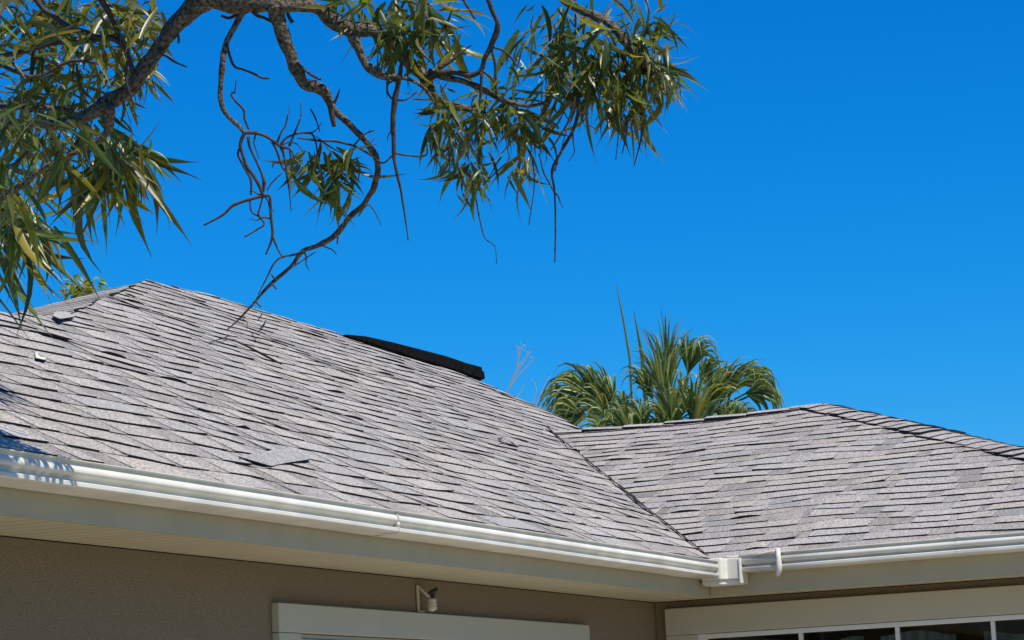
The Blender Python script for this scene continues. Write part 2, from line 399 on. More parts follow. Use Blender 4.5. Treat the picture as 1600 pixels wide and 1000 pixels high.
# caps along ridges and hips
def caps(P0, P1, n1, n2, w_, ex, seed, name='ridge_cap', liftp=.2, flip=False, zoff=.012, sag=False):
    R = random.Random(seed); mb = MB(); mi = []
    d = (P1-P0); L = d.length; d = d.normalized()
    s1 = d.cross(n1).normalized(); s2 = -d.cross(n2).normalized()
    if s1.dot(n2) > 0: pass
    # sides must point down-slope
    if s1.z > 0: s1 = -s1
    if s2.z > 0: s2 = -s2
    n = int(L/ex)
    for i in range(n+1):
        c = tint(R); a = P0+d*(i*ex); b = P0+d*min(L+.02, i*ex+ex*1.25)
        lift = R.uniform(.004, .016) if R.random() < liftp else R.uniform(0, .003)
        w1 = w_*R.uniform(.93, 1.05)
        def row(p, z):
            nn = (n1+n2).normalized()
            pr = P0 + (p-P0)
            if sag:
                vv = (p-C0).dot(B); pr = pr + U*sagR(3.62, vv)
            out = []
            for k, (sd, ff, nm) in enumerate(((s1, 1, n1), (s1, .5, n1), (None, 0, nn), (s2, .5, n2), (s2, 1, n2))):
                q = pr + (sd*w1*ff if sd else V((0, 0, 0)))
                q = q + nm*(z if sd is None else z*(1+ (lift*25 if (ff == 1 and z > .012+zoff) else 0)*.3)) - (nn*.012 if sd is None else V((0, 0, 0)))
                out.append(q)
            return out
        lo = row(a, .010+zoff+lift*.7); hi = row(b, .003+zoff); bo = row(a, zoff-.004)
        for k in range(4):
            mb.quad(lo[k], lo[k+1], hi[k+1], hi[k], c=c); mi.append(0)
            mb.quad(bo[k], bo[k+1], lo[k+1], lo[k], c=c); mi.append(1)
        for k in (0, 4):
            e1 = lo[k]; e2 = hi[k]; dn = -(n1 if k == 0 else n2)
            mb.quad(e1, e2, e2+dn*(.010), e1+dn*(.018+lift), c=c); mi.append(1)
    o = mb.build(name, M_SH, house); o.data.materials.append(M_CUT)
    for p, i in zip(o.data.polygons, mi): p.material_index = i
    return o
rR0 = W(RIDGE_R, VT[1]-.0, SR*RIDGE_R); rR1 = W(RIDGE_R, .30, SR*RIDGE_R); hR1 = W(0, -3.10, 0)
nRb = (-A.cross(B)*0 + (U + A*SR)).normalized()     # back slope of the right wing
nRh = (U - B*(-SR)*-1).normalized()                 # right end slope (falls towards -B)
nRh = (U*1.0 - B*SR).normalized()
caps(hR1, rR1, nR, nRh, .17, .135, 31, zoff=.010, liftp=.45)
caps(rR0, rR1, nR, nRb, .12, .30, 33, zoff=.012, liftp=.7, sag=True)
nLb = (U + B*SL).normalized(); nLf = (U - B*SL).normalized()
caps(W(4.2, 3.80, SL*3.80-.012), W(1.5, 3.80, SL*3.80-.012), nLf, nLb, .10, .145, 35, liftp=.1, zoff=0)
caps(W(1.5, 3.80, SL*3.80-.012), W(AP[0], AP[1], SL*AP[1]-.006), nLf, nLb, .10, .145, 36, liftp=.1, zoff=0)
caps(W(CR[0], CR[1], SL*CR[1]-.012), W(AP[0], AP[1], SL*AP[1]-.006), nLf, nh, .07, .145, 37, liftp=.15, zoff=-.004)
caps(W(5.47, 3.1, SL*3.1-.02), W(5.25, 3.5, SL*3.5-.02), nLf, (U*1+A*.4+B*.3).normalized(), .10, .145, 38, liftp=.2, zoff=0)
caps(W(5.33, 2.4, SL*2.4-.02), W(5.47, 3.1, SL*3.1-.02), nLf, (U*1+A*.6).normalized(), .10, .145, 39, liftp=.2, zoff=0)

# flat black strip standing in for the dark valley edge line, pale strip beside it
vc = MB(); vf = MB(); Rv = random.Random(4); nseg = 34
vp = []
for i in range(nseg*3+1):
    f = i/(nseg*3); u = VT[0]*f; v = VT[1]*f
    j = .004+.022*noise.noise(V((f*26, 2, 1))) + .010*noise.noise(V((f*80, 5, 1)))
    vp.append((u, v, j, f))
def vtop(u, v, j): return PL.pt(u+j, v*hypL, .030+.006*noise.noise(V((v*20, 0, 0))))
def vwid(v):       # ragged left edge of the strip, one step per course
    k = int((v*hypL+.02)/EX); return .03+.12*abs(noise.noise(V((k*7.3, 1, 2))))*(1-((v*hypL+.02)/EX-k))
for (u0, v0, j0, f0), (u1, v1, j1, f1) in zip(vp, vp[1:]):
    j0 *= .6; j1 *= .6; w0 = .012+.006*noise.noise(V((f0*60, 4, 0))); w1 = .012+.006*noise.noise(V((f1*60, 4, 0)))
    def vz(u, v):
        z = max(PL.pt(u, v*hypL, .019).z, PR.pt(v, u*hypR, .018).z); p_ = W(u, v, 0); p_.z = z+.002; return p_
    vc.quad(vz(u0, v0+j0-w0), vz(u1, v1+j1-w1), vz(u1, v1+j1+w1), vz(u0, v0+j0+w0))
    vf.quad(PL.pt(u0+.01, v0*hypL, .012), PL.pt(u1+.01, v1*hypL, .012), PL.pt(u1-vwid(v1), v1*hypL, .0135), PL.pt(u0-vwid(v0), v0*hypL, .0135), c=(1.08, 1.06, 1.0))
vc.build('valley_dark_line', M_CUT, house)
vf.build('valley_strip', M_SH, house)

# lifted ridge vent: a torn strip of capping standing off the ridge, black underneath
lv = MB(); lm = []
prof = [(-.135, -.085), (-.130, -.035), (-.118, -.030), (-.112, .004), (0, .012), (.11, .0), (.13, -.06)]   # (towards camera negative v, up)
pts = [(530, 517.5, 0.15), (556, 522, .45), (592, 530, .75), (630, 541, .95), (675, 553, 1.1), (708, 564, 1.15), (731, 571, 1.15)]
def ridgept(x, y):     # point above the ridge line in the vertical plane through it
    n = B; r = ray(x, y); P0 = W(0, 3.72, 0); return CAM + r*((P0-CAM).dot(n)/r.dot(n))
rows = []
for (x, y, k) in pts:
    c = ridgept(x, y+5)
    jit = .004*math.sin(x*.07)
    rows.append([c + B*(pv*(.5+.5*k)) + U*(ph*k*.85-.012+jit) for pv, ph in prof])
for r1_, r2_ in zip(rows, rows[1:]):
    for k in range(len(prof)-1):
        lv.quad(r1_[k], r2_[k], r2_[k+1], r1_[k+1])
        lv.quad(r1_[k]+U*.006, r1_[k+1]+U*.006, r2_[k+1]+U*.006, r2_[k]+U*.006)
    # lower flange facing the camera
    lv.quad(r1_[0], r2_[0], r2_[0]+B*.02-U*.012, r1_[0]+B*.02-U*.012)
    lv.quad(r1_[0]-U*.001, r1_[0]+U*.006, r2_[0]+U*.006, r2_[0]-U*.001)
rr = rows[-1]
lv.quad(*[rr[k] for k in range(len(prof))])
for k in range(len(prof)-1):
    lv.quad(rr[k], rr[k+1], rr[k+1]+U*.006, rr[k]+U*.006)
tag(lv.build('ridge_vent', M_BLACKCAP, house), label='torn ridge vent strip lifted off the ridge, black underneath')
# dark filter body below the vent
fb = MB()
for (x0, y0, k0), (x1, y1, k1) in zip(pts[2:], pts[3:]):
    c0, c1 = ridgept(x0, y0+5), ridgept(x1, y1+5)
    fb.box8([c0-B*.10*k0-U*.095*k0, c0+B*.05-U*.095*k0, c1+B*.05-U*.095*k1, c1-B*.10*k1-U*.095*k1, c0-B*.075*k0-U*.03*k0, c0+B*.05-U*.03*k0, c1+B*.05-U*.03*k1, c1-B*.075*k1-U*.03*k1])
fb.build('vent_filter', M_CUT, bpy.data.objects['ridge_vent'])

# ------------------------------------------------------------------ eaves
f = MB(); f.wbox(-9.2, .02, 0, .02, -.198, -.012); f.build('fascia', M_FASC, house)
f = MB(); f.wbox(0, .02, -3.1, -.0025, -.197, -.012); f.build('fascia', M_FASC, house)
f = MB(); f.wbox(-9.222, -9.202, 0, 7.4, -.198, -.012); f.build('fascia', M_FASC, house)
f = MB(); f.wbox(0, 7.2, -3.123, -3.103, -.197, -.006); f.build('fascia', M_FASC, house)
def soffit(poly, along, name='soffit'):
    d = MB(); d.quad(*[W(u, v, -.186) for u, v in poly]); return d
# beaded soffit: boards across the overhang
sf = MB()
def board_run(fn, L0, L1, pitch=.10):
    x = L0
    while x < L1:
        x1 = min(L1, x+pitch)
        fn(x, x1-.004, -.186); fn(x1-.004, x1, -.1845)
        sf_v = None
        x = x1
def sL(x0, x1, h):
    lim0, lim1 = x0, x1
    sf.quad(W(x0, .02, h), W(x1, .02, h), W(x1, .46, h), W(x0, .46, h))
board_run(sL, -9.2, .02)
sf.build('soffit', M_SOF, house)
sf = MB()
def sR_(x0, x1, h): sf.quad(W(.02, x0, h), W(.02, x1, h), W(.42, x1, h), W(.42, x0, h))
board_run(sR_, -3.1, .46)
sf.build('soffit', M_SOF, house)
# ogee gutters
GP = [(0.0, -.026), (.004, -.022), (.008, -.040), (.006, -.116), (.060, -.1135), (.112, -.111), (.117, -.1095), (.120, -.106), (.120, -.095), (.118, -.0925), (.103, -.0905), (.100, -.088), (.100, -.082), (.102, -.078),
      (.110, -.074), (.118, -.069), (.121, -.064), (.1205, -.058), (.118, -.052), (.114, -.046), (.110, -.0425), (.110, -.032), (.118, -.030), (.1195, -.028), (.119, -.0255), (.110, -.025)]
def gutter(fn, x0, x1, name='gutter', seg=.5, dh0=0, dh1=0):
    m = MB(); n = max(1, int((x1-x0)/seg)); rows = []
    for i in range(n+1):
        x = x0+(x1-x0)*i/n; f_ = i/n
        dy = .0025*noise.noise(V((x*1.7, 3, 1))); dz = .002*noise.noise(V((x*1.3, 8, 2))) + dh0+(dh1-dh0)*f_
        rows.append([fn(x, o+(dy if o > .02 else 0), h+dz) for o, h in GP])
    for a, b in zip(rows, rows[1:]):
        for k in range(len(GP)-1): m.quad(a[k], b[k], b[k+1], a[k+1])
    o = m.build(name, M_GUT, house)
    bm = bmesh.new(); bm.from_mesh(o.data); bmesh.ops.remove_doubles(bm, verts=bm.verts[:], dist=1e-5); bm.to_mesh(o.data); bm.free()
    for p in o.data.polygons: p.use_smooth = True
    o.data.set_sharp_from_angle(angle=rad(36))
    s = o.modifiers.new('s', 'SOLIDIFY'); s.thickness = .0018
    return o
fL = lambda x, o, h: W(x, -o, h)
fR = lambda x, o, h: W(-o, x, h)
gL = gutter(fL, -9.2, -.115)
gR = gutter(fR, -3.1, -.21, dh0=.048, dh1=.0265)
gR2 = gutter(fR, -.209, -.12, seg=.1, dh0=.0245, dh1=.022)
def joiner(fn, x, wd, parent, grow=.004, name='gutter_joiner', dh=0):
    m = MB(); P = GP[3:-2]
    rows = [[fn(xx, o+grow if o > .02 else o, h+dh-(grow if h < -.1 else 0)+(grow if h > -.03 and o > .1 else 0)) for o, h in P] for xx in (x-wd/2, x-wd/2+.004, x+wd/2-.004, x+wd/2)]
    for a, b in zip(rows, rows[1:]):
        for k in range(len(P)-1): m.quad(a[k], b[k], b[k+1], a[k+1])
    o = m.build(name, M_GUT, parent)
    s = o.modifiers.new('s', 'SOLIDIFY'); s.thickness = .003; s.offset = 1
    return o
joiner(fR, -1.385, .022, gR, dh=.0355, grow=.003)
joiner(fL, -4.19, .010, gL, grow=.0015)
# caulk blob and thin drip line at the left joint
cb = MB(); c = W(-4.19, -.113, -.078)
pl = [c+U*.010, c+U*.004, c-U*.004, c-U*.014]
cb.tube([p-B*.004 for p in pl], [.003, .008, .008, .004], 8)
cb.tube([W(-4.19, -.116, -.09), W(-4.20, -.112, -.112), W(-4.23, -.09, -.118), W(-4.28, -.07, -.115), W(-4.36, -.05, -.112)], [.003, .0028, .0025, .002, .001], 6)
cb.build('sealant', M_GUT, gL, smooth=True)
# inside-corner splash box, and the end bracket beside it
cp = MB()
def prism(poly, h0, h1, mb):     # plan polygon (u,v)
    n = len(poly); b0 = [W(u, v, h0) for u, v in poly]; t0 = [W(u, v, h1) for u, v in poly]
    i = len(mb.v); mb.v += b0+t0
    mb.f += [tuple(i+k for k in range(n))[::-1], tuple(i+n+k for k in range(n))] + [(i+k, i+(k+1) % n, i+n+(k+1) % n, i+n+k) for k in range(n)]; mb.c += [None]*(n+2)
out = [(-.195, -.128), (-.183, -.140), (-.14, -.146), (-.142, -.212), (-.02, -.212), (-.02, -.02), (-.195, -.02)]
prism(out, -.125, -.012, cp)
o = cp.build('gutter_corner', M_GUT, house, bevel=.006)
cp = MB()
out2 = [(-.186, -.118), (-.176, -.130), (-.133, -.136), (-.133, -.208), (-.02, -.208), (-.02, -.02), (-.186, -.02)]
prism(out2, -.150, -.1255, cp); cp.build('corner_base', M_GUT, o, bevel=.004)
cp = MB(); prism([(-.147, -.2135), (-.147, -.224), (-.02, -.224), (-.02, -.2135)], -.148, -.014, cp); cp.build('corner_rim', M_GUT, o, bevel=.003)
bk2 = MB()
bk2.tube([W(-.10, -.43, .015), W(-.130, -.43, .014), W(-.136, -.432, -.03), (W(-.138, -.434, -.07)), W(-.134, -.428, -.10), W(-.126, -.418, -.122)], [.009, .014, .014, .017, .017, .009], 8)
bk2.tube([W(-.128, -.415, .006), W(-.13, -.40, .008), W(-.125, -.34, .0), W(-.12, -.29, -.006)], [.005, .005, .004, .004], 6)
bk2.build('gutter_bracket', M_GUT, gR, smooth=True)
# drip edge
d = MB(); d.wbox(-9.2, -.12, -.012, -.004, -.03, -.003); d.build('drip_edge', M_GUT, house)
d = MB(); d.wbox(-.012, -.004, -3.1, -.12, -.03, -.003); d.build('drip_edge', M_GUT, house)

# ------------------------------------------------------------------ walls
wl = MB(); wl.wbox(-9.2, .56, .46, .62, GZ, -.19); wl.build('wall', M_STUC, house)
wl = MB()
wz0, wz1 = -.405, -1.65       # window opening
wv0, wv1 = .215, -1.93
wl.wbox(.42, .56, wv0+.02, .4575, GZ, -.19)
wl.wbox(.42, .56, -3.0, wv0+.017, wz0, -.19)
wl.wbox(.42, .56, -3.0, wv1, GZ, wz0-.003)
wl.wbox(.42, .56, wv1+.003, wv0+.017, GZ, wz1)
wl.build('wall', M_STUC, house)
# far walls of the house
wl = MB(); wl.wbox(-9.2, -9.06, .62, 7.4, GZ, -.2); wl.wbox(.56, 7.0, -3.0, -2.86, GZ, -.2); wl.wbox(6.9, 7.04, -2.86, 7.2, GZ, -.25); wl.wbox(-9.06, 6.9, 7.2, 7.34, GZ, -.25)
wl.build('wall', M_STUC, house)
cl = MB(); cl.wbox(-9.1, .5, .025, 7.2, -.175, -.155); cl.wbox(.502, 6.9, -2.95, 7.2, -.175, -.155); cl.wbox(.025, .4985, -3.05, .0225, -.175, -.155); cl.build('ceiling', M_DARK, house)
# door surround in the left wall
df = MB()
u0, u1, ht = -4.16, -.72, -.343
df.wbox(u0, u1, .425, .4595, ht-.115, ht)
df.wbox(u0, u0+.19, .425, .4595, GZ, ht-.1165); df.wbox(u1-.19, u1, .425, .4595, GZ, ht-.1165)
dfo = df.build('door_surround', M_TRIM, house, bevel=.004)
dp = MB()
dp.wbox(u0+.192, u1-.192, .448, .4585, ht-.135, ht-.1175)
for k in range(4):
    dp.wbox(u0+.194, u1-.194, .436, .4585, ht-.137-.46*(k+1)+.008, ht-.137-.46*k)
dp.build('garage_door', M_TRIM, dfo, bevel=.003)
# window in the right wall
win = MB()
t0 = -.228
win.wbox(.385, .4195, wv0-.0, .395, -1.75, -.378); win.wbox(.385, .4195, -2.1, .395, -.3765, t0); win.wbox(.385, .4195, -2.1, wv1+.0, -1.75, -.378); win.wbox(.380, .4195, -2.14, .43, -1.83, -1.752)
wino = win.build('window', M_TRIM, house, bevel=.004)
fr_ = MB()
fr_.wbox(.392, .44, .165, wv0-.0015, -1.74, -.378); fr_.wbox(.392, .44, wv1+.0015, .165-.0015, -.405, -.3795); fr_.wbox(.392, .44, wv1+.0015, .165-.0015, -1.74, -1.70)
fr_.build('frame', M_SASH, wino, bevel=.003)
mu = MB()
for v in (-.37, -.905, -1.42): mu.wbox(.400, .425, v-.010, v+.010, -1.698, -.4065)
for h in (-.84, -1.27): mu.wbox(.403, .422, wv1+.01, .163, h-.009, h+.009)
mu.build('glazing_bar', M_SASH, wino)
gp = MB(); gp.wbox(.428, .432, wv1+.003, .163, -1.699, -.4062); gp.build('pane', M_GLASS, wino)
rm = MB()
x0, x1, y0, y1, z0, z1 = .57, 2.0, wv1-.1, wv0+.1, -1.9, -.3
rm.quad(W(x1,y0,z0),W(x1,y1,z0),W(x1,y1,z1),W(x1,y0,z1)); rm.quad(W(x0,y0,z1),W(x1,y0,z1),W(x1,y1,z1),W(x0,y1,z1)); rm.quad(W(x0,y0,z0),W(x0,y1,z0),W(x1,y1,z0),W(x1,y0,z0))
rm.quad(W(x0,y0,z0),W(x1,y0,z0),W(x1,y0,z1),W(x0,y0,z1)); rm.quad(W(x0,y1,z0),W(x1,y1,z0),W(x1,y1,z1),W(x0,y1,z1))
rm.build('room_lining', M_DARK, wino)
bl = MB()
vv = -1.95
while vv < .2:      # grey folds added behind the pane, standing in for its reflections
    k = .03*math.sin(vv*23)+.02*math.sin(vv*61)
    k2 = .03*math.sin((vv+.03)*23)+.02*math.sin((vv+.03)*61)
    hgt = -.452+.018*math.sin(vv*5.1)+.01*math.sin(vv*17)
    if not (-1.35 < vv < -1.22 or -.80 < vv < -.70 or vv < -1.62):
        bl.quad(W(.50+k, vv, -1.7), W(.50+k2, vv+.03, -1.7), W(.50+k2, vv+.03, hgt), W(.50+k, vv, hgt))
    vv += .03
bl.build('reflection_folds', M_REFLECT, wino)

# ------------------------------------------------------------------ fixture on the wall
fx = empty('wall_bracket', W(-2.9, .46, -.3), 'small beige bracket holding a ribbed spool, on the stucco under the soffit', 'bracket')
m = MB(); m.wbox(-2.788, -2.776, .446, .4575, -.339, -.219); m.wbox(-2.7755, -2.735, .440, .4575, -.339, -.331); m.build('back_plate', M_PLASTIC, fx, bevel=.003)
m = MB(); m.tube([W(-2.780, .448, -.222), W(-2.765, .43, -.250), W(-2.74, .405, -.282)], [.0045]*3, 8); m.build('strut', M_PLASTIC, fx, smooth=True)
m = MB(); cx = W(-2.737, .405, 0)
hs_ = [-.280, -.284, -.2841, -.292, -.296, -.300, -.309, -.313, -.317, -.327, -.331, -.3311, -.336]; rs_ = [.014, .018, .021, .021, .019, .021, .022, .019, .022, .021, .019, .012, .010]
m.tube([cx+U*h for h in hs_], rs_, 24); m.build('spool', M_PLASTIC, fx, smooth=False)
m = MB(); m.tube([W(-2.74, .402, -.280), W(-2.735, .400, -.266), W(-2.73, .396, -.254)], [.006, .010, .008], 8)
m.tube([W(-2.75, .412, -.256), W(-2.735, .398, -.250), W(-2.715, .388, -.236)], [.006, .012, .009], 8)
m.build('clamp', M_BLK, fx, smooth=True)

# ------------------------------------------------------------------ loose shingles and twigs lying on the roof
def onL(x, y, z=.03):
    r = ray(x, y); return CAM + r*((C0+nL*z-CAM).dot(nL)/r.dot(nL))
def onR(x, y, z=.02):
    r = ray(x, y); return CAM + r*((C0+nR*z-CAM).dot(nR)/r.dot(nR))
def slab(name, px, zs, th, label, cat, surf=onL, m=M_SH, cc=(1, 1, 1)):
    tp = [surf(x, y, z) for (x, y), z in zip(px, zs)]; n = nL
    k = len(tp); mb = MB(); bt = [p-n*th for p in tp]
    mb.v = tp+bt; mb.f = [tuple(range(k)), tuple(range(k, 2*k))[::-1]]+[(i, (i+1) % k, (i+1) % k+k, i+k) for i in range(k)]; mb.c = [cc]*len(mb.f)
    o = mb.build(name, m); o.data.materials.append(M_CUT)
    for p in o.data.polygons[1:]: p.material_index = 1
    tag(o, label, cat); return o
slab('loose_shingle', [(373, 713), (424, 728), (447, 723), (486, 717), (481, 712), (448, 699)], [.022, .018, .015, .011, .011, .012], .005, 'slipped shingle lying askew near the eave, above the long left gutter', 'shingle', cc=(.86, .88, .92))
slab('shingle_scrap', [(82, 493), (94, 498), (108, 496), (118, 494), (104, 487), (88, 486)], [.022, .03, .026, .014, .012, .014], .006, 'curled pale shingle scrap just below the left hip crease', 'shingle scrap')
slab('shingle_scrap', [(56, 559), (70, 562), (73, 559), (60, 556), (59, 550), (55, 551)], [.02, .02, .018, .016, .016, .018], .005, 'small torn scrap with white edge at the far left of the roof', 'shingle scrap', m=M_GUT)
slab('shingle_scrap', [(778, 684), (783, 690), (800, 694), (812, 697), (806, 691), (786, 682)], [.07, .014, .012, .012, .016, .04], .006, 'bent shingle corner standing up left of the valley', 'shingle scrap', cc=(.85, .85, .85))
def twig(pxs, rs, label, z=.022, surf=onL):
    m = MB(); m.tube([surf(x, y, z) for x, y in pxs], rs, 6); o = m.build('twig_and_shadow', M_STICK, smooth=True); tag(o, label, 'twig', 'twigs fallen on the left slope'); return o
twig([(325, 536), (340, 531), (352, 528), (368, 533), (390, 543), (415, 556), (440, 569)], [.002, .003, .003, .004, .006, .007, .004], 'long dark stick lying across the courses under the hanging branch tip')
twig([(346, 530), (356, 525), (372, 526)], [.002, .003, .002], 'short curved twig at the left end of the long stick')
twig([(378, 498), (385, 502), (388, 511)], [.003, .003, .002], 'tiny forked twig and shadow mark just right of the hanging branch tip')
twig([(416, 501), (410, 509), (405, 514)], [.003, .004, .003], 'tiny straight twig and shadow mark nearest the left ridge')
twig([(393, 519), (398, 528), (400, 533)], [.002, .002, .002], 'hair-thin twig and shadow mark between the branch tip and the long stick')

# ------------------------------------------------------------------ foreground tree
tree = empty('tree', (-2.2, 3.5, 0), 'tree with long drooping leaves reaching over the roof from the left', 'tree')
TD = 7.15
def interp(pl, n=4):
    # Catmull-Rom through (P, r)
    out = []
    for i in range(len(pl)-1):
        p0 = pl[max(0, i-1)]; p1 = pl[i]; p2 = pl[i+1]; p3 = pl[min(len(pl)-1, i+2)]
        for k in range(n):
            t = k/n
            P = .5*((2*p1[0]) + (p2[0]-p0[0])*t + (2*p0[0]-5*p1[0]+4*p2[0]-p3[0])*t*t + (3*p1[0]-p0[0]-3*p2[0]+p3[0])*t**3)
            out.append((P, p1[1]+(p2[1]-p1[1])*t))
    out.append(pl[-1]); return out
def branch(px, d0=TD, d1=None, name='branch', m=None, mb=None, wob=.35, jit=.0035):
    d1 = d0 if d1 is None else d1; n = len(px)
    pl = [(at(x, y, d0+(d1-d0)*i/(n-1)), r*(d0+(d1-d0)*i/(n-1))/FPX) for i, (x, y, r) in enumerate(px)]
    pl = interp(pl, 4)
    pts = []; rs = []
    for i, (P, r) in enumerate(pl):
        j = jit*min(1, r/.006)
        pts.append(P + V((noise.noise(P*24), noise.noise(P*24+V((5, 0, 0))), noise.noise(P*24+V((0, 9, 0)))))*j)
        rs.append(max(.0008, r*(1+.16*noise.noise(P*17+V((3, 3, 3))))))
    own = mb is None; mb = mb or MB()
    mb.tube(pts, rs, 10 if rs[0] > .008 else 6, wob=wob)
    if own: return mb.build(name, m or (M_BARK if px[0][2] > 4.5 else M_TWIG), tree, smooth=True)
trunk = MB()
tp = [(V((-2.2, 3.5, -.05)), .17), (V((-2.28, 3.8, 1.2)), .13), (V((-2.3, 4.15, 2.4)), .115), (V((-2.1, 4.75, 3.4)), .09), (V((-1.75, 5.5, 4.0)), .07), (V((-1.35, 6.3, 4.1)), .058), (at(250, -60, TD), .048), (at(320, -18, TD), .042), (at(372, 0, TD), .036), (at(420, 2, TD), .026)]
ip = interp(tp, 5); trunk.tube([p + V((noise.noise(p*9), noise.noise(p*9+V((4, 0, 0))), 0))*.008 for p, r in ip], [r*(1+.12*noise.noise(p*14)) for p, r in ip], 14, wob=.25)
trunk.build('trunk', M_BARK, tree, smooth=True)
branch([(330,-6,18),(300,14,15),(272,42,12.5),(245,80,12.5),(222,112,11.5),(196,143,12),(172,158,13),(142,178,10),(105,192,9),(55,194,7.5),(0,186,6),(-60,180,5)], TD, 7.3)
branch([(400,2,17),(440,6,14),(475,8,11),(500,15,10),(525,38,12),(550,45,12),(588,50,10),(612,70,10),(638,98,9),(662,120,9),(678,150,8),(700,164,7),(725,169,6),(756,178,5),(775,190,3)], TD, 7.3)
branch([(428,6,15),(434,26,12),(440,50,11),(452,82,10),(465,110,10),(475,130,9),(495,136,8),(508,144,8),(518,165,6),(530,180,5.5),(550,198,5),(570,220,5),(582,236,5),(589,252,5),(587,280,5),(573,315,4.5),(545,340,4.5),(524,368,4.3),(500,382,3.8),(475,392,3.4),(454,417,3),(422,445,2.6),(394,476,2),(372,500,1.5),(355,515,1.0)], TD, 7.35)
branch([(384,8,6.5),(376,24,5.6),(362,50,4.6),(350,78,4.4),(347,110,4.2),(345,150,3.8),(352,175,3.6),(372,198,3.6),(382,208,3.4)], TD)
branch([(548,50,8),(560,75,7),(572,100,7),(588,114,8),(602,119,6),(625,121,4),(645,126,3),(665,140,2.5),(682,165,2)], TD)
branch([(628,98,3),(623,125,4.2),(617,155,4.4),(614,190,4.2),(616,238,3.6),(618,262,2.8),(625,290,2),(632,330,1.6),(638,376,1)], TD)
branch([(758,-10,3.5),(772,22,3.8),(777,42,4.5),(768,70,4.2),(758,92,3.8),(752,110,4),(735,117,4.5),(705,112,4.5),(682,116,6),(665,122,6)], TD, 7.2)
branch([(668,112,6),(700,122,5.5),(735,130,5),(770,148,5),(795,160,4),(830,165,3),(858,158,2)], 7.2)
branch([(868,-12,6),(900,12,6),(930,25,6.5),(955,38,6),(975,65,7.5),(995,85,7.5),(1012,106,5),(1030,118,3)], 7.25)
branch([(900,140,4),(904,168,3.2),(896,205,2.8),(878,235,2.4),(862,268,2.2),(867,300,1.7),(868,360,1.2),(867,410,.9)], 7.25)
branch([(50,-10,4),(62,8,4),(82,25,4.5),(105,40,5),(130,50,5),(150,58,4.5),(175,60,4.5),(192,72,4.5),(202,90,4),(208,118,3.5),(212,140,3)], 7.2)
branch([(150,-10,4),(165,12,5),(180,40,4.5),(188,62,4),(200,88,3)], 7.2)
branch([(-10,90,3.5),(40,80,3.5),(85,68,3.5),(130,64,3.5),(180,58,4)], 7.2)
branch([(172,165,8),(172,190,7),(165,210,5),(140,228,4),(105,245,4),(70,262,4.5),(40,285,5),(0,310,6),(-50,340,7)], 7.2, 7.6)
branch([(-20,85,3),(20,110,3),(60,120,3),(110,95,3),(160,100,2)], 7.4)
branch([(-20,165,4),(30,168,4),(90,170,3.5),(130,178,3)], 7.5)
tw = MB()
